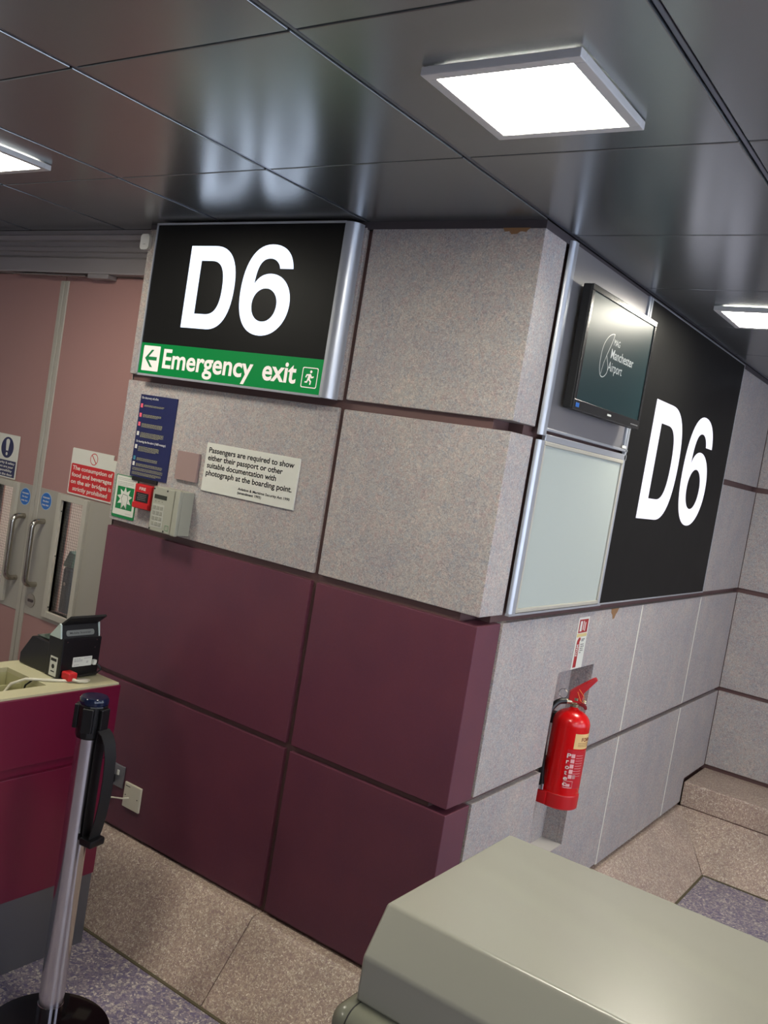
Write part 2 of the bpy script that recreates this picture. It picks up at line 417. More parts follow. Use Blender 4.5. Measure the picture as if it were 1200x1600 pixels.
# mitred ends: the side skirting is cut where it meets the back one
def poly_mesh(verts, faces):
    t = MB()
    vs = [t.bm.verts.new(v) for v in verts]
    for f in faces: t.bm.faces.new([vs[i] for i in f])
    bmesh.ops.recalc_face_normals(t.bm, faces=t.bm.faces); return t
bs = structure('baseboard_side', (XC, 1.2, 0))
def wedge(y0a, y0b, y1a, y1b):      # a: at the wall, b: at the toe
    return poly_mesh([(XC-.02, y0a, 0), (.898, y0b, 0), (XC+.012, y0a, .222), (XC-.02, y0a, .224),
                      (XC-.02, y1a, 0), (.898, y1b, 0), (XC+.012, y1a, .222), (XC-.02, y1a, .224)],
                     [(0, 1, 2, 3), (7, 6, 5, 4), (0, 4, 5, 1), (1, 5, 6, 2), (2, 6, 7, 3), (3, 7, 4, 0)])
obj('skirting_stone', wedge(-.03, -.236, 1.514, 1.514), stone, bs)
obj('skirting_stone', wedge(1.517, 1.517, 2.790, 2.497), stone, bs)
obj('skirting_stone', poly_mesh([(.660, .017, 0), (.660, -.236, 0), (.660, -.040, .236), (.896, -.236, 0)], [(0, 1, 2), (1, 3, 2), (2, 3, 0), (0, 3, 1)]), stone, bs)
bb = structure('baseboard_back', (2.3, 2.8, 0))
def bwedge(xa, xb, x1):
    return poly_mesh([(xa, 2.80, 0), (xb, 2.505, 0), (xa, 2.80, .222), (x1, 2.80, 0), (x1, 2.505, 0), (x1, 2.80, .222)],
                     [(0, 1, 2), (5, 4, 3), (0, 3, 4, 1), (1, 4, 5, 2), (2, 5, 3, 0)])
obj('skirting_stone', bwedge(XC+.004, .900, 1.9), stone, bb)
obj('skirting_stone', bwedge(1.902, 1.902, XR), stone, bb)
obj('stone_ledge', MB().box(XC+.001, XR, 2.792, YC+.01, .226, .362, .008, 3), stone, bb, smooth=True)
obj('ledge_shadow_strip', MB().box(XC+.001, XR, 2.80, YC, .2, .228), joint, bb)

jt = mat('olive brown floor joint', srgb(92, 84, 62), .6)
struct('trim_6', MB().box(XL, .905, -.247, -.2355, 0, .0035), jt)
struct('trim_7', MB().box(.897, .908, -.2355, 2.500, 0, .0035), jt)
struct('trim_8', MB().box(.908, XR, 2.493, 2.5055, 0, .0035), jt)

# ------------------------------------------------------------------ doors on the left, in a recess
YD = .10
def leaf(name, x0, x1, vx0, vx1, stile_x, handle_x, dots):
    d = structure(name, ((x0+x1)/2, YD, 0))
    vz0, vz1 = .962, 1.470
    lf = MB()
    for a in ((x0, vx0, 0, 2.468), (vx1, x1, 0, 2.468), (vx0, vx1, 0, vz0), (vx0, vx1, vz1, 2.468)):
        lf.box(a[0], a[1], YD, YD+.045, a[2], a[3])
    obj('door_leaf', lf, door_m, d)
    gb = MB()
    for a in ((x0, vx0, .915, 1.50), (vx1, x1, .915, 1.50), (vx0, vx1, .915, vz0), (vx0, vx1, vz1, 1.50)):
        gb.box(a[0], a[1], YD-.003, YD+.0005, a[2], a[3])
    obj('push_plate', gb, grey_m, d)
    fr = MB(); f = .028
    for a in ((vx0-f, vx0, vz0-f, vz1+f), (vx1, vx1+f, vz0-f, vz1+f), (vx0, vx1, vz0-f, vz0), (vx0, vx1, vz1, vz1+f)):
        fr.box(a[0], a[1], YD-.018, YD+.04, a[2], a[3], .002)
    fr2 = obj('window_frame', fr, frame_m, d)
    obj('glass_pane', MB().box(vx0, vx1, YD+.004, YD+.008, vz0, vz1), glass, d)
    wr = MB(); n = int((vx1-vx0)/.0125)
    for k in range(1, n): x = vx0+k*(vx1-vx0)/n; wr.box(x-.0004, x+.0004, YD+.0085, YD+.0092, vz0, vz1)
    n = int((vz1-vz0)/.0125)
    for k in range(1, n): z = vz0+k*(vz1-vz0)/n; wr.box(vx0, vx1, YD+.0085, YD+.0092, z-.0004, z+.0004)
    obj('glass_wire', wr, blackm, d)
    sc = MB()
    for zz in (vz0+.02, (vz0+vz1)/2, vz1-.05): sc.box(vx0-.0005, vx0+.001, YD-.010, YD-.004, zz-.003, zz+.003)
    obj('frame_screw', sc, ink, fr2)
    obj('edge_strip', MB().box(stile_x-.0135, stile_x+.0135, YD-.006, YD+.05, 0, 2.445, .002), mat('pale aluminium edge', srgb(176, 172, 160), .35, .3), d)
    hx = handle_x; hd = .062
    pts = []
    zt, zb, rc = 1.352, 1.060, .03
    pts.append((hx, YD-.002, zt))
    for k in range(7): a = math.radians(90*k/6); pts.append((hx, YD-hd+rc-rc*math.sin(a), zt-rc+rc*math.cos(a)))
    for k in range(7): a = math.radians(90*k/6); pts.append((hx, YD-hd+rc-rc*math.cos(a), zb+rc-rc*math.sin(a)))
    pts.append((hx, YD-.002, zb))
    obj('pull_handle', MB().tube(pts, .0125, 18), steel, d, smooth=True)
    return d
d1 = leaf('door_1', -2.56, -1.7575, -2.070, -1.915, -1.7715, -1.820, 0)
d2 = leaf('door_2', -1.7535, -.99, -1.547, -1.392, -1.7395, -1.668, 0)
lk = obj('lock_cover', slab(faceA(-1.682, .981, YD-.003), circ(0, 0, .031, 40), 0, .004), steel, d2)
obj('lock_bar', slab(faceA(-1.682, .981, YD-.007), rrect(-.019, .019, -.006, .006, .003), 0, .002), mat('dark steel', srgb(80, 70, 70), .4, .6), lk)
# header beam with its ribs
hd = structure('trim_3', (-1.85, .08, 2.46))
prof = [(.15, 2.472), (.052, 2.472), (.050, 2.478), (.050, 2.536), (.058, 2.545), (.066, 2.548), (.066, 2.565), (.056, 2.569), (.056, 2.588), (.066, 2.592), (.066, 2.612), (.054, 2.618), (.050, 2.638), (.060, 2.644), (.060, 2.662), (.15, 2.662)]
obj('header_beam', MB().prism(prof, 0, XL, -1.111), alu_d, hd)
jb = structure('trim_4', (-1.0, .1, 0))
obj('door_jamb', MB().box(-.99, -.93, .12, .2, 0, 2.47), alu_d, jb)
# closer arms showing under the header
cl = thing('door_closer', 'thin steel door closer arms just under the header above both doors', 'door closer', (-1.8, YD, 2.45))
obj('closer_arm', MB().box(-2.10, -1.84, .050, .092, 2.460, 2.464), steel, cl)
obj('closer_arm', MB().box(-1.83, -1.55, .046, .088, 2.458, 2.462), steel, cl)
obj('closer_body', MB().box(-1.54, -1.40, .050, .098, 2.452, 2.4715, .002), alu_d, cl)
# passage behind the doors
struct('wall_beyond', MB().box(XL, -.9, 1.25, 1.3, 0, H), corridor)
struct('wall_beyond_side', MB().box(-.95, -.9, .2, 1.25, 0, H), corridor)
struct('trim_5', MB().box(XL, -.9, .147, 1.3, H-.06, H-.001), corridor)

# ------------------------------------------------------------------ ceiling lights
def ceiling_light(x, y, label, group=None, proto=None, lab2=None):
    if proto:
        r = proto.copy(); C.objects.link(r); r.location = (x, y, H); r['label'] = label
        if 'group' in r and not group: del r['group']
        if group: r['group'] = group
        for ch in proto.children:
            c = ch.copy(); C.objects.link(c); c.parent = r
        return r
    r = thing('ceiling_light', label, 'ceiling light', (x, y, H), group)
    s = .168; f = .024
    fr = MB()
    for a in ((-s, s, -s, -s+f), (-s, s, s-f, s), (-s, -s+f, -s+f, s-f), (s-f, s, -s+f, s-f)):
        fr.box(x+a[0], x+a[1], y+a[2], y+a[3], H-.019, H-.002, .0015)
    obj('light_frame', fr, mat('white light frame', srgb(205, 205, 205), .35, .2), r)
    obj('diffuser', MB().box(x-s+f, x+s-f, y-s+f, y+s-f, H-.017, H-.004), light_m, r)
    return r
L0 = ceiling_light(.995, -.81, 'large bright square ceiling light above the corner of the speckled wall')
ceiling_light(-1.010, -.815, 'square ceiling light cut off at the left edge, above the pink doors', proto=L0)
ceiling_light(1.02, 1.235, 'square ceiling light at the right edge beside the black D6 sign on the side wall', proto=L0)
for x in (-1.01, .995, 3.0):
    for y in (-2.80, -.81, 1.235):
        if (x < 2 and y > -1) or (0 < x < 2): continue
        ceiling_light(x, y, 'square ceiling light further back in the hall', 'ceiling lights behind the camera', proto=L0)
# the one lamp of the passage behind the doors
pl = thing('passage_light', 'small ceiling lamp in the passage behind the pink doors', 'ceiling light', (-1.25, .65, H-.06))
obj('diffuser', MB().box(-1.35, -1.15, .55, .75, H-.085, H-.065), mat('lit passage diffuser', srgb(255, 255, 255), .5, emit=130, ecol=(1, .93, .8, 1)), pl)
obj('light_frame', MB().box(-1.37, -1.13, .53, .77, H-.066, H-.060), white, pl)
hp = thing('equipment_post', 'dark blue grey post with teal top seen through the wired door glass', 'post', (-2.125, .63, 0))
obj('post_body', MB().box(-2.16, -2.09, .6, .66, 0, 1.04, .02, 3), tealdark, hp, smooth=True)
obj('post_top', MB().prism([(-2.165, 1.04), (-2.09, 1.04), (-2.075, 1.12), (-2.12, 1.13)], 1, .6, .66, .004), teal, hp)
obj('post_button', slab(faceA(-2.12, .95, .599), circ(0, 0, .01, 20), 0, .004), steel, hp)

# ------------------------------------------------------------------ the glyphs D and 6 (unit = height of the D)
D_out = bez([((0, 0), None, None), ((0, 1), None, None), ((.42, 1), None, (.68, 1)), ((.82, .52), (.82, .84), (.82, .18)), ((.44, 0), (.68, 0), None)])
D_in = bez([((.205, .178), None, None), ((.205, .822), None, None), ((.385, .822), None, (.54, .822)), ((.62, .50), (.62, .74), (.62, .27)), ((.385, .178), (.54, .178), None)])
def six(o):
    a = bez([((1.70+o, .748), None, (1.675+o, .92)), ((1.335+o, 1.023), (1.55+o, 1.023), (1.06+o, 1.023)), ((.93+o, .455), (.93+o, .78), (.93+o, .14)),
             ((1.325+o, -.025), (1.08+o, -.025), (1.56+o, -.025)), ((1.72+o, .350), (1.72+o, .15), (1.72+o, .54)), ((1.375+o, .688), (1.58+o, .688), (1.26+o, .688)),
             ((1.135+o, .565), (1.18+o, .64), (1.145+o, .78)), ((1.335+o, .862), (1.21+o, .862), (1.43+o, .862)), ((1.50+o, .748), (1.49+o, .80), None)])
    b = bez([((1.332+o, .520), (1.225+o, .520), (1.44+o, .520)), ((1.525+o, .335), (1.525+o, .44), (1.525+o, .22)), ((1.332+o, .137), (1.44+o, .137), (1.22+o, .137)), ((1.138+o, .335), (1.138+o, .22), (1.138+o, .44))])
    return [a, b]
def sc2(polys, k, kx=1, dx=0, dz=0): return [[(p[0]*k*kx+dx, p[1]*k+dz) for p in q] for q in polys]

# ------------------------------------------------------------------ lit sign on the front wall
SY = -.05
sg = thing('gate_sign', 'wide lit sign on the front wall reading D6 above a green Emergency exit strip', 'sign', (-.5, SY, 2.06))
obj('sign_housing', MB().box(-.998, -.050, SY+.004, -.001, 2.064, 2.650), alu_d, sg)
# rounded aluminium profile down the right side
pr = [(-.064, 0-.001)]+[(-.064, SY-.003)]+[(-.064+.042*math.sin(math.radians(a)), SY+.037-.040*math.cos(math.radians(a))) for a in range(0, 91, 10)]+[(-.022, -.001)]
obj('side_profile', MB().prism(pr, 2, 2.060, 2.652), alu, sg, smooth=True)
fr = MB(); fr.box(-1.003, -.062, SY-.004, SY+.006, 2.646, 2.653); fr.box(-1.003, -.062, SY-.004, SY+.006, 2.058, 2.066); fr.box(-1.004, -.997, SY-.004, SY+.006, 2.058, 2.653)
obj('sign_frame', fr, alu, sg)
obj('black_face', MB().box(-.997, -.066, SY, SY+.004, 2.187, 2.647), black_face, sg, label='black lit face')
obj('green_face', MB().box(-.997, -.066, SY-.0005, SY+.004, 2.066, 2.1865), exit_green, sg, label='green lit strip')
t = MB(); put(t, shape2d(sc2([D_out, D_in], .309)), faceA(-.791, 2.257, SY-.0004)); obj('letter', t, glyph_m, sg)
t = MB(); put(t, shape2d(sc2(six(0), .309)), faceA(-.791, 2.257, SY-.0004)); obj('numeral', t, glyph_m, sg)
t = MB(); put(t, text_bm('Emergency', .072, .478, bold=.022), faceA(-.862, 2.097, SY-.0008)); obj('lettering', t, exit_white, sg); t = MB(); put(t, text_bm('exit', .072, .158, bold=.022), faceA(-.336, 2.097, SY-.0008))
obj('lettering', t, exit_white, sg)
ax, az = -.931, 2.127
ap = obj('arrow_plate', slab(faceA(0, 0, SY-.0006), rrect(-.980, -.884, 2.078, 2.176, .003), 0, .0006), exit_white, sg)
t = MB(); put(t, shape2d([[(-.034, 0), (0, .034), (.014, .034), (-.013, .007), (.034, .007), (.034, -.007), (-.013, -.007), (.014, -.034), (0, -.034)]]), faceA(ax, az, SY-.0016))
obj('arrow', t, green, ap)
ic = MB(); put(ic, shape2d([rrect(-.035, .035, -.035, .035, .006), rrect(-.032, .032, -.032, .032, .005)]), faceA(-.117, 2.121, SY-.0008))
obj('icon_border', ic, exit_white, sg)
mn = MB()
man = [[(-.004, .012), (.004, .013), (.010, .004), (.018, .006), (.018, .001), (.008, -.002), (.004, .003), (.003, -.006), (.010, -.012), (.008, -.024), (.003, -.024), (.004, -.014), (-.004, -.008), (-.008, -.018), (-.019, -.018), (-.019, -.013), (-.011, -.013), (-.008, -.002), (-.006, .007), (-.012, .006), (-.014, -.001), (-.019, .001), (-.015, .011)], circ(.004, .0205, .005, 16)]
for q in man: put(mn, shape2d([q]), faceA(-.117, 2.121, SY-.0008))
obj('running_figure', mn, exit_white, sg)

# small white sensor at the top left of the sign
s = thing('wall_sensor', 'small white rounded sensor stuck beside the top left corner of the lit sign', 'sensor', (-1.112, -.01, 2.58))
obj('sensor_body', slab(faceA(-1.112, 2.592, -.0005), rrect(-.026, .026, -.031, .031, .014, 8), 0, .016), white, s, smooth=True)
t = MB(); put(t, shape2d([rrect(-.008, .008, -.001, .001, .0005)]), faceA(-1.112, 2.582, -.0168)); obj('print', t, mat('grey ink', srgb(140, 140, 140), .5), s)

# ------------------------------------------------------------------ notices on the front wall
def dashes(rows, mtx, h=.0022):
    """illegible small print as rows of short word-long strokes"""
    t = MB()
    for x0, x1, z in rows:
        x = x0
        while x < x1:
            wd = random.uniform(.004, .011); e = min(x+wd, x1)
            put(t, shape2d([[(x, z), (e, z), (e, z+h), (x, z+h)]]), mtx); x = e+.0018
    return t
# fire action poster
fp = thing('fire_action_poster', 'tall narrow navy poster of fire instructions with pink and white icons', 'poster', (-.905, -.002, 1.654))
obj('poster_sheet', MB().box(-1.013, -.797, -.004, -.0005, 1.656, 1.986), navy, fp)
F_ = faceA(-1.013, 1.656, -.0041)
t = MB(); put(t, text_bm('On discovery of a fire', .0085, .098, bold=.012), F_ @ Matrix.Translation((.008, .313, 0))); obj('heading', t, paper, fp); t = MB(); put(t, text_bm('On hearing the fire alarm (1600 message)', .0085, .175, bold=.012), F_ @ Matrix.Translation((.010, .138, 0)))
obj('heading', t, paper, fp)
rows = []
for zt, n, x1 in ((.290, 2, .145), (.252, 3, .135), (.216, 4, .15), (.180, 5, .165), (.124, 5, .150), (.078, 3, .150), (.055, 3, .185)):
    for k in range(n): rows.append((.028, x1-random.uniform(0, .03)*(k == n-1)-.0*k, zt-k*.0042-.003))
for k in range(3): rows.append((.010, .190, .034-k*.0042)); rows.append((.010, .185-.03*(k == 2), .017-k*.0042))
obj('small_print', dashes(rows, F_, .0016), olive_ink, fp)
for nm, zz, mt in (('icon', .277, mat('pink icon', srgb(224, 92, 108), .45)), ('icon', .239, MATS['pink icon']), ('icon', .203, MATS['pink icon']), ('icon', .165, paper), ('icon', .112, paper), ('icon', .066, mat('teal icon', srgb(60, 128, 150), .45)), ('icon', .043, paper)):
    t = MB(); put(t, shape2d([[(.007, zz), (.020, zz), (.020, zz+.016), (.007, zz+.016)]]), F_); obj(nm, t, mt, fp)
# documents notice
pn = thing('passport_notice', 'white rectangular notice asking passengers to show their passport, on speckled panel', 'sign', (-.368, -.002, 1.66))
obj('notice_plate', MB().box(-.600, -.137, -.006, -.0005, 1.660, 1.842, .001), paper, pn)
t = MB()
for k, (s_, wd) in enumerate((('Passengers are required to show', .425), ('either their passport or other', .376), ('suitable documentation with', .350), ('photograph at the boarding point.', .430))):
    put(t, text_bm(s_, .0200, wd, bold=.022), faceA(-.585, 1.806-k*.0285, -.0062))
obj('lettering', t, ink, pn)
t = MB(); put(t, text_bm('Aviation & Maritime Security Act 1990', .0092, .252, bold=.02), faceA(-.410, 1.690, -.0062)); obj('small_lettering', t, ink, pn); t = MB(); put(t, text_bm('(amendment 1993)', .0092, .118, bold=.02), faceA(-.410, 1.6755, -.0062))
obj('small_lettering', t, ink, pn)
# blanking plate
b = obj('blanking_plate', MB().box(-.746, -.629, -.012, -.0005, 1.682, 1.792, .001), pinkish)
tag(b, 'square pinkish beige blank plate on the speckled panel beside the navy poster', 'blank plate')
# dark bracket under the poster
b = obj('poster_bracket', MB().box(-.99, -.845, -.010, -.0005, 1.640, 1.655), blackm)
tag(b, 'thin black strip under the navy fire poster, above the red call point', 'bracket')
# green emergency release notice
gn = thing('emergency_release_notice', 'white and green push glass notice with starburst and hand, left of red call point', 'sign', (-1.025, -.002, 1.47))
G_ = faceA(-1.0915, 1.477, -.0005)
obj('notice_border', slab(G_, rrect(0, .137, 0, .174, .006), 0, .003), green, gn)
obj('notice_sheet', slab(G_, rrect(.005, .132, .012, .171, .004), .003, .0036), paper, gn)
t = MB(); put(t, shape2d([rrect(.018, .120, .036, .128, .001)], .0038), G_); obj('green_square', t, green, gn)
star = []
for k in range(18):
    a = 2*math.pi*k/18+.2; rr = .047 if k % 2 == 0 else .027; star.append((.069+rr*math.cos(a), .082+rr*math.sin(a)))
t = MB(); put(t, shape2d([star], .0042), G_); obj('starburst', t, paper, gn)
hand = [(.058, .042), (.084, .042), (.086, .06), (.091, .078), (.086, .096), (.056, .099), (.053, .088), (.048, .080), (.056, .066)]
hi = [((x-.07)*.88+.07, (y-.07)*.92+.07) for x, y in hand]
t = MB(); put(t, shape2d([hand, hi], .0046), G_); obj('hand_outline', t, mat('grey line', srgb(84, 96, 88), .5), gn)
obj('small_print', dashes([(.015, .120, .160), (.015, .110, .154), (.015, .115, .144), (.015, .112, .138), (.015, .08, .132), (.085, .120, .020)], G_ @ Matrix.Translation((0, 0, .0037)), .0016), MATS['grey ink'], gn)
# red call point
cpn = thing('fire_call_point', 'red break glass fire call point between green notice and keypad', 'fire call point', (-.926, -.02, 1.525))
obj('call_point_body', MB().box(-.940, -.842, -.030, -.0005, 1.536, 1.633, .004), red_d, cpn)
obj('call_point_lip', MB().box(-.938, -.844, -.036, -.026, 1.538, 1.560, .003), red_d, cpn)
obj('call_point_window', MB().box(-.927, -.855, -.0312, -.026, 1.564, 1.601), black, cpn)
obj('window_print', dashes([(-.917, -.866, 1.592), (-.912, -.864, 1.585), (-.917, -.868, 1.578), (-.915, -.866, 1.571)], faceA(0, 0, -.0314), .003), mat('faint grey print', srgb(110, 110, 108), .5), cpn)
t = MB(); put(t, text_bm('FIRE', .011, .038, bold=.02), faceA(-.912, 1.611, -.0303)); obj('lettering', t, paper, cpn)
# keypad and its box
kp = thing('entry_keypad', 'grey beige entry keypad with small display and twelve keys on front wall', 'keypad', (-.725, -.035, 1.473))
obj('keypad_body', MB().box(-.785, -.664, -.070, -.0005, 1.473, 1.643, .003), keybox, kp)
obj('keypad_display', MB().box(-.773, -.704, -.0708, -.069, 1.598, 1.614), lcd, kp)
obj('key_field', slab(faceA(0, 0, -.0701), rrect(-.776, -.712, 1.489, 1.578, .002), 0, .0006), mat('pale key field', srgb(176, 176, 166), .45), kp)
for r_ in range(4):
    for c_ in range(3):
        obj('key', MB().box(-.772+c_*.0200, -.757+c_*.0200, -.0725, -.0705, 1.557-r_*.0205, 1.571-r_*.0205, .001), mat('key grey', srgb(146, 146, 134), .45), kp)
for x, z in ((-.778, 1.634), (-.705, 1.634), (-.778, 1.480), (-.700, 1.480)): obj('screw', slab(faceA(x, z, -.0701), circ(0, 0, .0038, 16), 0, .0007), ink, kp)
for k in range(3): obj('indicator', slab(faceA(-.763+k*.018, 1.588, -.0701), circ(0, 0, .0016, 10), 0, .0005), ink, kp)
t = MB(); put(t, shape2d([rrect(-.694, -.674, 1.485, 1.505, .002), rrect(-.6925, -.6755, 1.4865, 1.5035, .001)]), faceA(0, 0, -.0702)); obj('green_mark', t, green, kp)
jbx = thing('junction_box', 'narrow deep grey beige plastic box mounted right beside the keypad', 'junction box', (-.645, -.035, 1.473))
obj('box_back', MB().box(-.660, -.632, -.058, -.0005, 1.475, 1.642, .002), keybox, jbx)
obj('box_lid', MB().box(-.658, -.630, -.076, -.0595, 1.472, 1.645, .004), keybox, jbx)

# notices on the doors
rs_ = thing('food_prohibition_sign', 'red and white notice prohibiting food and beverages on the air bridges, right door', 'sign', (-1.38, .095, 1.507))
R_ = faceA(-1.531, 1.507, YD-.0032)
obj('sign_plate', slab(R_, [(.004, 0), (.303, 0), (.307, .184), (.285, .184), (.287, .205), (.004, .205), (0, .2), (0, .004)], 0, .0012), paper, rs_)
t = MB(); put(t, shape2d([rrect(.006, .302, .006, .137, .008)], .0014), R_); obj('red_field', t, red, rs_)
t = MB()
for k, (s_, x_, wd) in enumerate((('The consumption of', .016, .276), ('food and beverages', .016, .276), ('on the air bridges is', .016, .280), ('strictly prohibited', .034, .240))):
    put(t, text_bm(s_, .0180, wd, bold=.022, depth=.0017), R_ @ Matrix.Translation((x_, .110-k*.0305, 0)))
obj('lettering', t, paper, rs_)
cx0, cz0 = .155, .171
ring = [circ(cx0, cz0, .026, 40), circ(cx0, cz0, .0225, 40)]
t = MB(); put(t, shape2d(ring, .0016), R_); put(t, shape2d([[(cx0-.0185, cz0+.0155), (cx0-.0155, cz0+.0185), (cx0+.0185, cz0-.0155), (cx0+.0155, cz0-.0185)]], .0016), R_); obj('prohibition_ring', t, red, rs_)

bsn = thing('door_warning_sign', 'white notice with blue exclamation disc and blue text box on left door', 'sign', (-2.03, .095, 1.504))
B_ = faceA(-2.118, 1.504, YD-.0032)
obj('sign_plate', slab(B_, rrect(0, .186, 0, .206, .002), 0, .0012), paper, bsn)
t = MB(); put(t, shape2d([circ(.094, .143, .050, 48)], .0015), B_); put(t, shape2d([rrect(.006, .177, .006, .083, .002)], .0015), B_); obj('blue_field', t, navy, bsn)
t = MB(); put(t, shape2d([bez([((.085, .128), None, None), ((.079, .172), None, (.079, .188)), ((.109, .172), (.109, .188), None), ((.103, .128), None, None)])], .0018), B_)
put(t, shape2d([circ(.094, .113, .008, 20)], .0018), B_); obj('exclamation_mark', t, paper, bsn)
t = MB()
for k, (s_, wd) in enumerate((('Security & safety', .155), ('doors are your', .140), ('responsibility', .125), ('close the door', .140))):
    put(t, text_bm(s_, .0105, wd, bold=.03, depth=.0018, align='CENTER'), B_ @ Matrix.Translation((.0915, .066-k*.0180, 0)))
obj('lettering', t, paper, bsn)
for x_, z_, dn in ((-1.834, 1.441, 'left'), (-1.673, 1.445, 'right')):
    s = thing('fire_door_sticker', 'round blue fire door sticker above the pull handle of the %s door' % dn, 'sticker', (x_, YD-.004, z_-.04), 'blue stickers on the doors')
    S_ = faceA(x_, z_, YD-.0034)
    obj('sticker_rim', slab(S_, circ(0, 0, .0405, 40), 0, .0004), mat('pale blue rim', srgb(150, 180, 205), .45), s)
    obj('sticker_disc', slab(S_, circ(0, 0, .0375, 40), .0004, .0007), blue, s)
    t = MB()
    for k, (tx, wd) in enumerate((('Automatic', .052), ('fire door', .044), ('keep clear', .050))): put(t, text_bm(tx, .0078, wd, bold=.03, depth=.0009, align='CENTER'), S_ @ Matrix.Translation((0, .013-k*.017, 0)))
    obj('lettering', t, paper, s)

# ------------------------------------------------------------------ display bay on the side wall
fb = thing('display_frame', 'tall aluminium display frame on the side wall around monitor plate and pale panel', 'frame', (XC, .55, 1.46))
X1 = XC+.014
pr = [(XC+.0005, .172)]+[(XC+.0005+.016*math.sin(math.radians(a)), .188-.016*math.cos(math.radians(a))) for a in range(10, 91, 16)]+[(XC+.0165, .206), (XC+.006, .212), (XC+.0005, .212)]
obj('corner_profile', MB().prism(pr, 2, 1.468, 2.030), alu, fb, smooth=True)
obj('corner_profile', MB().prism(pr, 2, 2.046, 2.652), alu, fb, smooth=True)
t = MB()
for a in ((.212, .952, 2.030, 2.052), (.212, .952, 2.062, 2.072)): t.box(XC+.0005, X1, *a, .002)
obj('cross_bar', t, alu, fb)
t = MB()
for a in ((.905, .922, 2.072, 2.652), (.928, .946, 1.468, 2.652)): t.box(XC+.0005, X1, *a, .002)
t.box(XC+.0005, X1+.002, .168, .952, 1.462, 1.469)
obj('upright_bar', t, alu, fb)
obj('back_plate', MB().box(XC+.0005, XC+.006, .2125, .9045, 2.0725, 2.650), plate_m, fb)
obj('small_tag', MB().box(X1, X1+.001, .885, .925, 2.074, 2.084), paper, fb)
pp = thing('blank_display_panel', 'blank pale grey green panel in metal frame below the monitor', 'display panel', (XC, .55, 1.47))
obj('panel_sheet', MB().box(XC+.0005, XC+.009, .222, .915, 1.482, 2.020), pale_green, pp)
t = MB()
for a in ((.213, .927, 1.470, 1.484), (.213, .927, 2.016, 2.030)): t.box(XC+.0005, XC+.015, *a, .003)
for a in ((.213, .225, 1.484, 2.016), (.913, .927, 1.484, 2.016)): t.box(XC+.0005, XC+.015, *a, .003)
obj('panel_frame', t, frame_m, pp)

g2 = thing('gate_sign', 'large black sign on the side wall with tall white D6 beside the monitor', 'sign', (XC, 1.67, 1.47))
obj('black_face', MB().box(XC+.0005, XC+.010, .953, 2.40, 1.470, 2.650), black_face, g2)
t = MB()
for a in ((.953, 2.405, 1.464, 1.470), (.953, 2.405, 2.648, 2.652), (2.400, 2.406, 1.464, 2.652)): t.box(XC+.0005, XC+.012, *a)
obj('sign_frame', t, alu, g2)
t = MB(); put(t, shape2d(sc2([D_out, D_in], .489, 1.06)), faceB(1.188, 1.815, XC+.0102)); obj('letter', t, glyph2_m, g2)
t = MB(); put(t, shape2d(sc2(six(0), .489, 1.06, .02)), faceB(1.188, 1.815, XC+.0102)); obj('numeral', t, glyph2_m, g2)

# ------------------------------------------------------------------ monitor
mo = thing('monitor', 'black flat monitor on the side wall showing an airport logo', 'monitor', (.675, .575, 2.148))
TVM = Matrix.Translation((.702, .281, 2.148)) @ Matrix.Rotation(-.024, 4, 'Z')
def tv(y0, y1, z0, z1, d0, d1, bev=0): return MB().box(d0, d1, y0, y1, z0, z1, bev, 2, mtx=TVM)
obj('monitor_case', tv(0, .587, 0, .400, -.034, -.002, .004), blackm, mo)
bz = MB()
for a in ((0, .587, .380, .400), (0, .587, 0, .032), (0, .017, .032, .380), (.570, .587, .032, .380)): bz.box(-.004, .004, a[0], a[1], a[2], a[3], .0015, 2, mtx=TVM)
obj('bezel', bz, mat('glossy black bezel', srgb(34, 34, 34), .22), mo)
obj('screen', tv(.017, .570, .032, .380, -.003, 0), screen_m, mo)
TF = TVM @ Matrix(((0, 0, 1, 0), (1, 0, 0, 0), (0, 1, 0, 0), (0, 0, 0, 1)))
def ontv(y, z, d=0): return TF @ Matrix.Translation((y, z, d))
t = MB()
put(t, text_bm('MAG', .021, .052, bold=.0), ontv(.240, .248)); put(t, text_bm('Manchester', .032, .205, bold=.006), ontv(.230, .203)); put(t, text_bm('Airport', .032, .125, bold=-.002), ontv(.222, .160))
obj('lettering', t, logo_m, mo)
arc = bez([((.235, .283), (.20, .283), (.232, .262)), ((.196, .205), (.215, .24), (.196, .205)), ((.218, .148), (.235, .165), (.19, .118)), ((.152, .200), (.146, .125), (.152, .25))], 12)
t = MB()
def stroke(t, pts, wd, mtx, close=True):
    n = len(pts)
    for i in range(n if close else n-1):
        a = Vector(pts[i]); b = Vector(pts[(i+1) % n]); d = b-a
        if d.length < 1e-6: continue
        nn = Vector((-d.y, d.x)).normalized()*wd/2; e = d.normalized()*wd*.3
        put(t, shape2d([[tuple(a-nn-e), tuple(b-nn+e), tuple(b+nn+e), tuple(a+nn-e)]]), mtx)
stroke(t, arc, .0028, ontv(0, 0)); stroke(t, [(.196, .205), (.182, .178), (.172, .14)], .0022, ontv(0, 0), False)
obj('logo', t, logo_m, mo)
t = MB(); put(t, shape2d([rrect(.278, .312, .012, .019, .002)]), ontv(0, 0, .0042)); obj('maker_mark', t, paper, mo)
t = MB(); put(t, shape2d([rrect(.015, .042, .008, .022, .002)]), ontv(0, 0, .0042)); obj('corner_sticker', t, blue, mo)
t = MB()
for k in range(6): put(t, shape2d([rrect(.500+k*.012, .506+k*.012, .010, .014, .001)]), ontv(0, 0, .0042))
obj('button_marks', t, MATS['grey ink'], mo)
obj('wall_mount', MB().box(XC+.007, .672, .44, .70, 2.25, 2.45), blackm, mo)

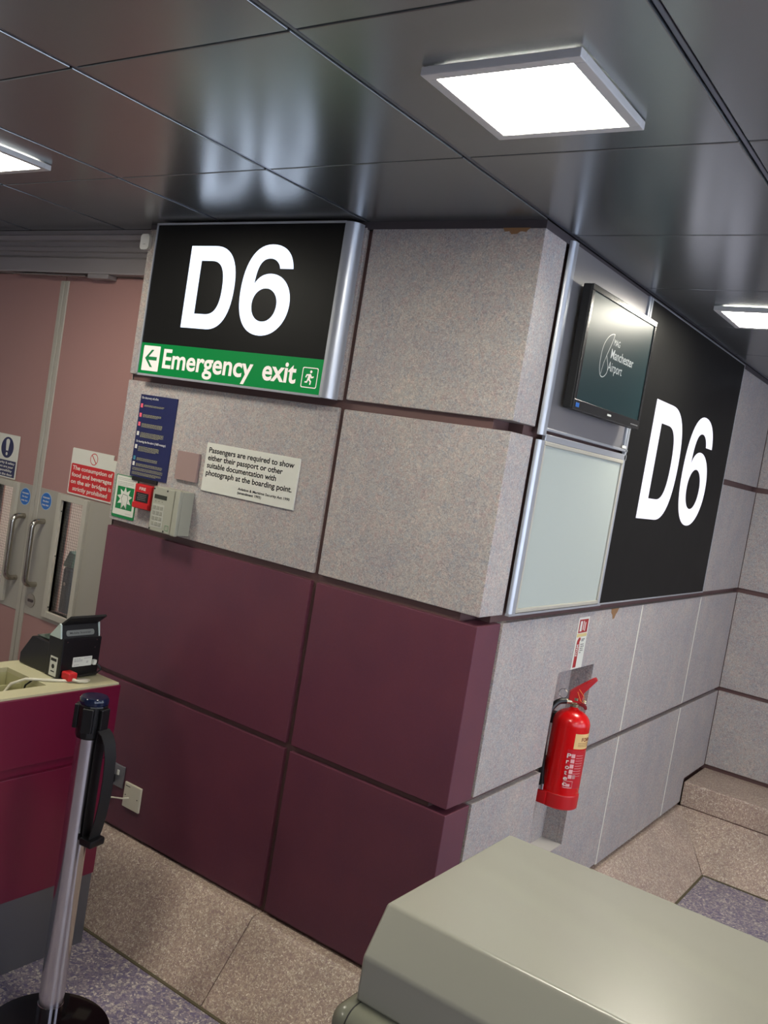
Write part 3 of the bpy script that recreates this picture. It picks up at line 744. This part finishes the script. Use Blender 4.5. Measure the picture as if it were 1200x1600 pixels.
# ------------------------------------------------------------------ extinguisher and its notice
EX, EY, EZ, ER = .666, .868, .688, .071
fe = thing('fire_extinguisher', 'red foam fire extinguisher hanging in the wall recess', 'fire extinguisher', (EX, EY, EZ))
prof = [(0, .022), (ER, .022), (ER, .318)]+[(ER*math.cos(math.radians(a)), .318+.058*math.sin(math.radians(a))) for a in range(10, 80, 9)]+[(.016, .378), (.016, .392), (0, .392)]
obj('cylinder_body', MB().lathe(prof, (EX, EY, EZ), 56), red_body, fe, smooth=True)
prof = [(0, 0), (ER-.001, 0), (ER+.004, .004), (ER+.004, .052), (ER+.001, .056), (ER, .056)]
obj('base_boot', MB().lathe(prof, (EX, EY, EZ), 56).box(EX-.075, EX-.02, EY-.083, EY-.03, EZ+.006, EZ+.056, .004), red_d, fe, smooth=True)
vx = MB().lathe([(0, .384), (.018, .384), (.018, .396), (.014, .398), (.014, .408), (.016, .410), (.016, .420), (0, .420)], (EX, EY, EZ), 24)
vx.tube([(EX, EY, EZ+.402), (EX+.030, EY+.028, EZ+.402)], .0095, 14)
vx.tube([(EX, EY, EZ+.402), (EX-.028, EY-.03, EZ+.402)], .010, 14)
obj('valve', vx, mat('brass nickel', srgb(190, 178, 150), .25, .9), fe, smooth=True)
hdir = Matrix.Translation((EX, EY, EZ)) @ Matrix.Rotation(math.radians(30), 4, 'Z') @ Matrix.Translation((0, 0, -.030)) @ Matrix.Diagonal((.80, 1.1, 1, 1))
lv = MB().prism([(-.034, .430), (-.034, .468), (-.012, .484), (.066, .532), (.080, .538), (.085, .530), (.076, .520), (.032, .472), (.028, .430)], 1, -.013, .013, .003, mtx=hdir)
obj('lever', lv, red_d, fe, smooth=True)
lo = MB().prism([(.006, .440), (.02, .440), (.044, .434), (.056, .424), (.060, .412), (.050, .408), (.038, .418), (.006, .424)], 1, -.011, .011, .003, mtx=hdir)
obj('carry_handle', lo, darkred, fe, smooth=True)
pts = [(EX+.012, EY-.012, EZ+.455), (EX+.03, EY+.002, EZ+.43), (EX+.034, EY-.002, EZ+.405), (EX+.024, EY-.014, EZ+.415), (EX+.010, EY-.018, EZ+.445)]
obj('tamper_tag', MB().tube(pts, .0016, 6), mat('orange tie', srgb(214, 110, 40), .4), fe)
pin = [(EX-.045+.018*math.cos(a*math.pi/8), EY-.020, EZ+.425+.018*math.sin(a*math.pi/8)) for a in range(0, 17)]
obj('safety_pin', MB().tube(pin, .0012, 6), steel, fe)
hs = [(EX-.026, EY-.03, EZ+.402), (EX-.045, EY-.055, EZ+.396), (EX-.057, EY-.080, EZ+.372), (EX-.060, EY-.092, EZ+.34), (EX-.060, EY-.090, EZ+.25), (EX-.056, EY-.082, EZ+.16), (EX-.048, EY-.074, EZ+.075)]
hs2 = []
for i in range(len(hs)-1):
    for k in range(6):
        p = [hs[max(i-1, 0)], hs[i], hs[i+1], hs[min(i+2, len(hs)-1)]]; t_ = k/6
        hs2.append(tuple(.5*((2*p[1][j])+(-p[0][j]+p[2][j])*t_+(2*p[0][j]-5*p[1][j]+4*p[2][j]-p[3][j])*t_**2+(-p[0][j]+3*p[1][j]-3*p[2][j]+p[3][j])*t_**3) for j in range(3)))
hs2.append(hs[-1])
obj('hose', MB().tube(hs2, .0115, 14), black, fe, smooth=True)
obj('hose_ferrule', MB().tube([(EX-.047, EY-.073, EZ+.080), (EX-.046, EY-.072, EZ+.058)], .0125, 16), chrome, fe, smooth=True)
obj('wall_bracket', MB().box(RX, EX-ER+.004, EY-.02, EY+.02, EZ+.30, EZ+.34), blackm, fe)
obj('strap_bracket', MB().box(RX, EX-ER+.006, EY-.085, EY+.02, EZ+.13, EZ+.16), blackm, fe)
def wrap(t, az0, z0, lift=.0008):
    """bend a flat sheet (x = arc length, y = height) round the cylinder"""
    bmesh.ops.triangulate(t, faces=t.faces)
    bmesh.ops.subdivide_edges(t, edges=[e for e in t.edges if abs(e.verts[0].co.x-e.verts[1].co.x) > .006], cuts=6, use_grid_fill=True)
    r = ER+lift
    for v in t.verts:
        a = az0+v.co.x/r; v.co = Vector((EX+r*math.cos(a), EY+r*math.sin(a), EZ+z0+v.co.y))
    return t
A0 = math.radians
def wrect(a0, a1, z0, z1, lift):
    n = 16; t = bmesh.new(); r = ER+lift
    A = [t.verts.new((EX+r*math.cos(A0(a0+(a1-a0)*k/n)), EY+r*math.sin(A0(a0+(a1-a0)*k/n)), EZ+z0)) for k in range(n+1)]
    B = [t.verts.new((v.co.x, v.co.y, EZ+z1)) for v in A]
    for k in range(n): t.faces.new((A[k], A[k+1], B[k+1], B[k]))
    return t
t = MB().merge(wrect(-50, 50, .240, .298, .0006)); lab = obj('foam_label', t, beige_lab, fe)
t = MB(); t.merge(wrap(text_bm('FOAM', .014, .055, bold=.02), A0(-27), .270, .0012)); obj('lettering', t, darkred, lab)
t = MB()
for k in range(3): t.merge(wrect(-38, 30, .262-.006*k, .2638-.006*k, .0012))
obj('small_print', t, mat('brown print', srgb(150, 100, 60), .5), lab)
t = MB().merge(wrect(-66, 66, .086, .236, .0006)); lab2 = obj('instruction_label', t, mat('red label', srgb(190, 20, 34), .35), fe)
t = MB()
for k, ch in enumerate('Protec'):
    t.merge(wrap(text_bm(ch, .017, .015 if ch != 't' and ch != 'r' else .010, bold=.02), A0(-65), .204-k*.0215, .0014))
obj('maker_mark', t, paper, lab2)
t = MB()
for k in range(5): t.merge(wrect(-52, -40, .205-k*.020, .220-k*.020, .0012))
for k in range(2): t.merge(wrect(-38, -28, .125-k*.0, .140, .0012))
for k in range(9): t.merge(wrect(-36 if k < 6 else -52, -8, .214-k*.010, .2155-k*.010, .0012))
obj('pictograms', t, mat('pinkish white print', srgb(222, 170, 170), .5), lab2)
t = MB(); t.merge(wrect(-62, -34, .088, .0905, .0012)); t.merge(wrect(-62, -34, .114, .1155, .0012)); t.merge(wrect(-62, -61, .088, .1155, .0012)); t.merge(wrect(-35, -34, .088, .1155, .0012)); t.merge(wrect(-54, -42, .094, .104, .0012)); obj('recycling_box', t, MATS['pinkish white print'], lab2)

en = thing('extinguisher_notice', 'narrow vertical red and white extinguisher notice above the recess', 'sign', (XC, .86, 1.22))
E_ = faceB(.800, 1.2185, XC+.0004)
obj('notice_strip', slab(E_, rrect(0, .105, 0, .2, .001), 0, .0012), paper, en)
t = MB(); put(t, shape2d([rrect(.010, .096, .140, .192, .001)], .0014), E_); obj('red_field', t, mat('deep red print', srgb(160, 34, 34), .45), en)
t = MB(); put(t, shape2d([rrect(.004, .100, .124, .137, .001)], .0014), E_); obj('cream_band', t, mat('cream band', srgb(206, 188, 130), .45), en)
t = MB(); put(t, shape2d([[(.014, .006), (.044, .006), (.044, .092), (.040, .104), (.048, .112), (.046, .121), (.030, .122), (.018, .112), (.014, .098)]], .0014), E_); obj('extinguisher_picture', t, MATS['deep red print'], en)
t = MB(); put(t, text_bm('FOAM', .02, .045, bold=.02, depth=.0016), E_ @ Matrix.Translation((.022, .050, 0)) @ Matrix.Rotation(math.radians(90), 4, 'Z') @ Matrix.Translation((0, -.016, 0))); 
for a in ((.020, .040, .146, .186), (.050, .058, .150, .186), (.066, .074, .146, .180)): put(t, shape2d([rrect(*a, .001)], .0016), E_)
obj('lettering', t, paper, en)
obj('small_print', dashes([(.056, .088, .112), (.056, .080, .106), (.054, .086, .092), (.056, .09, .084), (.054, .084, .076), (.056, .088, .068), (.054, .07, .060)], E_ @ Matrix.Translation((0, 0, .0014)), .003), ink, en)

# ------------------------------------------------------------------ sockets low on the front wall
so = thing('power_socket', 'dark grey metal twin socket low on burgundy panel, partly behind the wine red desk', 'socket', (-.83, -.004, .43))
obj('socket_plate', MB().box(-.895, -.785, -.008, -.0005, .424, .512, .002), mat('steel grey plate', srgb(130, 130, 134), .3, .5), so)
obj('rocker_switch', MB().box(-.822, -.812, -.012, -.007, .472, .492, .001), paper, so)
obj('plug', MB().box(-.868, -.830, -.036, -.008, .436, .470, .004), black, so)
ts = thing('telephone_socket', 'cream square outlet plate low on the burgundy panel with a cream cable', 'socket', (-.71, -.004, .37))
obj('outlet_plate', MB().box(-.770, -.672, -.010, -.0005, .362, .462, .003), cream_cable, ts)
for x, z in ((-.757, .412), (-.687, .412)): obj('screw', MB().prism(circ(x, z, .0025, 12), 1, -.0108, -.0095), ink, ts)
obj('plate_mark', MB().box(-.762, -.735, -.0106, -.0095, .448, .4505), ink, ts)
c = obj('outlet_cable', MB().tube([(-.735, -.011, .405), (-.745, -.03, .404), (-.80, -.05, .396), (-.88, -.07, .385), (-.95, -.08, .37)], .0032, 8), cream_cable, smooth=True)
tag(c, 'cream cable running left from the cream outlet plate behind the desk', 'cable')

# ------------------------------------------------------------------ wine red desk with the document scanner
DX0, DX1, DY0, DY1 = -.915, -.545, -1.55, -.297
dk = thing('boarding_desk', 'wine red desk with cream top and open tray at the left edge', 'desk', ((DX0+DX1)/2, -.92, 0))
b = MB()
b.box(DX1-.02, DX1, DY0, DY1, .722, .953, .004)                       # upper front board
b.box(DX1-.03, DX1-.016, DY0, DY1-.002, .680, .730)                  # shadow groove
b.box(DX1-.02, DX1, DY0, DY1,   .262, .690, .004)
b.box(DX0, DX1-.02, DY1-.02, DY1, .262, .953)
b.box(DX0, DX0+.02, DY0, DY1-.02, .262, .953)
b.box(DX0, DX1-.02, DY0, DY0+.02, .262, .953)
obj('desk_body', b, desk_red, dk, smooth=True)
obj('kick_plate', MB().box(DX0+.02, DX1-.006, DY0+.01, DY1-.004, .001, .262), kick_m, dk)
tx0, tx1, ty1 = -.850, -.622, -.548
t = MB()
for a in ((DX0, tx0, DY0, DY1), (tx1, DX1-.006, DY0, DY1-.006), (tx0, tx1, ty1, DY1-.006)): t.box(a[0], a[1], a[2], a[3], .945, .960)
obj('desk_top', t, desk_top, dk)
t = MB()
t.box(tx0, tx1, DY0+.02, ty1, .80, .805); t.box(tx0-.004, tx0, DY0+.02, ty1, .80, .9448); t.box(tx1, tx1+.004, DY0+.02, ty1, .80, .9448); t.box(tx0, tx1, ty1, ty1+.004, .80, .9448); t.box(tx0+.09, tx0+.094, DY0+.02, ty1, .805, .93)
obj('tray', t, mat('cream tray', srgb(178, 174, 132), .5), dk)

SX = -.655
sn = thing('document_scanner', 'black document scanner with raised hood and white labels on the desk', 'scanner', (-.77, -.4, .96))
prof = [(-.893, .962), (-.893, .998), (-.838, 1.070), (-.822, 1.074), (-.672, 1.070), (-.672, .962)]
obj('scanner_base', MB().prism([(x, z) for x, z in prof], 1, -.476, -.322, .003), black, sn)
obj('scanner_tower', MB().box(-.735, SX, -.480, -.320, .961, 1.103, .003), black, sn)
obj('scanner_slot_glass', MB().box(-.83, -.74, -.46, -.34, 1.0745, 1.0765), mat('dark green glass', srgb(70, 84, 78), .1), sn)
brp = [(-.690, 1.10), (-.650, 1.10), (-.678, 1.152), (-.690, 1.154)]
obj('hood_bracket', MB().prism([(-.728, 1.102), (-.662, 1.102), (-.672, 1.150), (-.680, 1.154)], 1, -.487, -.480, .002), mat('pale green white plastic', srgb(178, 192, 186), .4), sn)
obj('hood_bracket', MB().prism([(-.728, 1.102), (-.662, 1.102), (-.672, 1.150), (-.680, 1.154)], 1, -.330, -.323, .002), MATS['pale green white plastic'], sn)
hood = MB().prism([(-.668, 1.100), (-.660, 1.100), (-.676, 1.148), (-.632, 1.182), (-.638, 1.188), (-.686, 1.150)], 1, -.478, -.330, .001)
obj('hood', hood, blackm, sn)
hm = Matrix.Translation((-.6655, 0, 1.118)) @ Matrix.Rotation(math.radians(-18), 4, 'Y') @ Matrix(((0, 0, 1, 0), (1, 0, 0, 0), (0, 1, 0, 0), (0, 0, 0, 1)))
hl = obj('hood_label', slab(hm, rrect(-.466, -.350, -.008, .012, .008), .001, .0022), mat('grey label', srgb(120, 124, 120), .4), sn)
t = MB(); put(t, text_bm('Mobile Scanner', .0065, .088, bold=.01, depth=.0024), hm @ Matrix.Translation((-.452, -.001, 0))); obj('lettering', t, ink, hl)
SF = faceB(0, 0, SX)
obj('rear_label', slab(SF, rrect(-.431, -.351, 1.001, 1.035, .002), 0, .0008), paper, sn)
obj('label_print', dashes([(-.427, -.400, 1.028), (-.385, -.358, 1.028), (-.427, -.392, 1.023), (-.427, -.39, 1.019), (-.425, -.405, 1.006), (-.374, -.366, 1.012), (-.374, -.366, 1.016)], SF @ Matrix.Translation((0, 0, .0009)), .0018), MATS['grey ink'], sn)
SA = faceA(0, 0, -.4765)
obj('side_label', slab(SA @ Matrix.Translation((0, 0, .003)), rrect(-.712, -.672, .966, 1.034, .002), 0, .0012), paper, sn)
t = MB(); put(t, shape2d([circ(-.692, 1.000, .008, 20)]), SA @ Matrix.Translation((0, 0, .0046))); put(t, shape2d([rrect(-.708, -.676, 1.018, 1.028, .001)]), SA @ Matrix.Translation((0, 0, .0046))); put(t, shape2d([rrect(-.702, -.682, .980, .984, .001)]), SA @ Matrix.Translation((0, 0, .0046))); obj('label_mark', t, ink, sn)
for y, z in ((-.463, 1.092), (-.342, 1.093), (-.345, 1.065)): obj('screw', MB().prism(circ(y, z, .0022, 12), 0, SX, SX+.0015), steel, sn)
p = thing('data_plug', 'red cable plug pushed into the back of the black scanner', 'plug', (-.64, -.45, .965))
obj('plug_body', MB().box(SX+.001, -.610, -.473, -.437, .964, .994, .005), red, p)
c = obj('scanner_cable', MB().tube([(-.612, -.455, .972), (-.598, -.44, .967), (-.592, -.41, .965), (-.600, -.395, .965), (-.612, -.41, .965), (-.625, -.47, .965), (-.66, -.53, .9655), (-.70, -.575, .963), (-.735, -.605, .94), (-.75, -.64, .88), (-.75, -.67, .81)], .0052, 10), cream_cable, smooth=True)
tag(c, 'thick cream cable looping from the red plug into the desk tray', 'cable')
c = obj('scanner_cable', MB().tube([(SX+.004, -.345, 1.01), (-.635, -.335, 1.005), (-.63, -.325, .99), (-.64, -.335, .974), (-.645, -.40, .970), (-.645, -.48, .967), (-.66, -.52, .9655), (-.69, -.55, .963), (-.705, -.57, .94), (-.71, -.58, .88)], .0032, 8), black, smooth=True)
tag(c, 'thin black cable hanging from the scanner back into the desk tray', 'cable')
obj('cable_connector', MB().box(SX, SX+.014, -.352, -.338, 1.004, 1.022, .002), paper, sn)
pd_ = obj('rubber_pad', MB().box(-.90, -.87, -.46, -.42, .9602, .9618), MATS['pale green white plastic'])
tag(pd_, 'small pale pad under the front corner of the scanner on the desk', 'pad')

# ------------------------------------------------------------------ queue barrier post
BX, BY = -.222, -.672
bp = thing('barrier_post', 'polished chrome retractable belt barrier post in front of the wine red desk', 'barrier post', (BX, BY, 0))
obj('post_base', MB().lathe([(0, 0), (.183, 0), (.187, .004), (.186, .008), (.15, .014), (.05, .021), (.04, .024), (0, .024)], (BX, BY, 0), 72), mat('dark glossy base', srgb(60, 54, 56), .08, .9), bp, smooth=True)
obj('post_tube', MB().lathe([(.0375, .02), (.0375, .935)], (BX, BY, 0), 48), mat('satin chrome', srgb(206, 204, 208), .16, 1), bp, smooth=True)
obj('lower_sleeve', MB().lathe([(.0385, .02), (.0385, .095), (.0375, .0955)], (BX, BY, 0), 48), chrome, bp, smooth=True)
obj('post_head', MB().lathe([(0, .932), (.0395, .932), (.042, .938), (.042, 1.030), (.0405, 1.034), (0, 1.034)], (BX, BY, 0), 14), black, bp)
obj('head_cap', MB().lathe([(0, 1.033), (.0405, 1.033), (.0425, 1.038), (.0425, 1.049), (.038, 1.055), (0, 1.056)], (BX, BY, 0), 40), navy_gloss, bp, smooth=True)
for a in (math.radians(215), math.radians(8), math.radians(-55)):
    dd = Matrix.Translation((BX, BY, 0)) @ Matrix.Rotation(a, 4, 'Z')
    obj('belt_socket', MB().box(.038, .052, -.017, .017, .955, 1.028, .003, 2, mtx=dd), black, bp)
bd = Matrix.Translation((BX, BY, 0)) @ Matrix.Rotation(math.radians(8), 4, 'Z')
def strip(pts, hw, th, mtx):
    t = MB(); n = len(pts); bmm = bmesh.new(); rings = []
    for i, (x, z) in enumerate(pts):
        a = Vector((pts[max(i-1, 0)])); b_ = Vector(pts[min(i+1, n-1)]); d = (b_-a).normalized(); nn = Vector((-d.y, d.x))*th/2
        rings.append([bmm.verts.new((x+sx*nn.x, yy, z+sx*nn.y)) for sx, yy in ((-1, -hw), (1, -hw), (1, hw), (-1, hw))])
    for A, B in zip(rings, rings[1:]):
        for k in range(4): bmm.faces.new((A[k], A[(k+1) % 4], B[(k+1) % 4], B[k]))
    bmm.faces.new(rings[0][::-1]); bmm.faces.new(rings[-1]); bmesh.ops.recalc_face_normals(bmm, faces=bmm.faces)
    bmesh.ops.transform(bmm, matrix=mtx, verts=bmm.verts); return t.merge(bmm)
belt_pts = [(.050, .965), (.066, .955), (.082, .93), (.092, .89), (.095, .83), (.094, .77), (.088, .71), (.080, .665), (.074, .640)]
bl = obj('belt', strip(belt_pts, .023, .003, bd), blackm, bp, smooth=True)
obj('belt_clip', MB().box(.044, .092, -.030, .030, .618, .642, .006, 2, mtx=bd), black, bp, smooth=True)
obj('belt_return', strip([(.046, .630), (.044, .70), (.044, .80), (.045, .90), (.046, .955)], .019, .003, bd), blackm, bp, smooth=True)

# ------------------------------------------------------------------ foreground podium with moulded cover
pdm = thing('boarding_podium', 'grey green moulded podium cover filling the lower right foreground', 'podium', (1.75, -.75, 0))
prof = [(-.953, 1.05), (-.428, 1.05), (-.372, .963), (-.372, .875), (-1.012, .875), (-1.012, .963)]
obj('podium_cover', MB().prism(prof, 0, 1.049, 2.95, .007, 3), cover_m, pdm, smooth=True)
obj('podium_bumper', MB().box(1.018, 2.99, -1.058, -.326, .796, .876, .036, 6), bumper_m, pdm, smooth=True)
obj('bumper_seam', MB().prism(rrect(-1.0585, -.3255, .7955, .8765, .036, 6), 0, 1.060, 1.0625), ink, pdm)
obj('podium_body', MB().box(1.06, 2.94, -1.0, -.385, .001, .80, .004), kick_m, pdm)
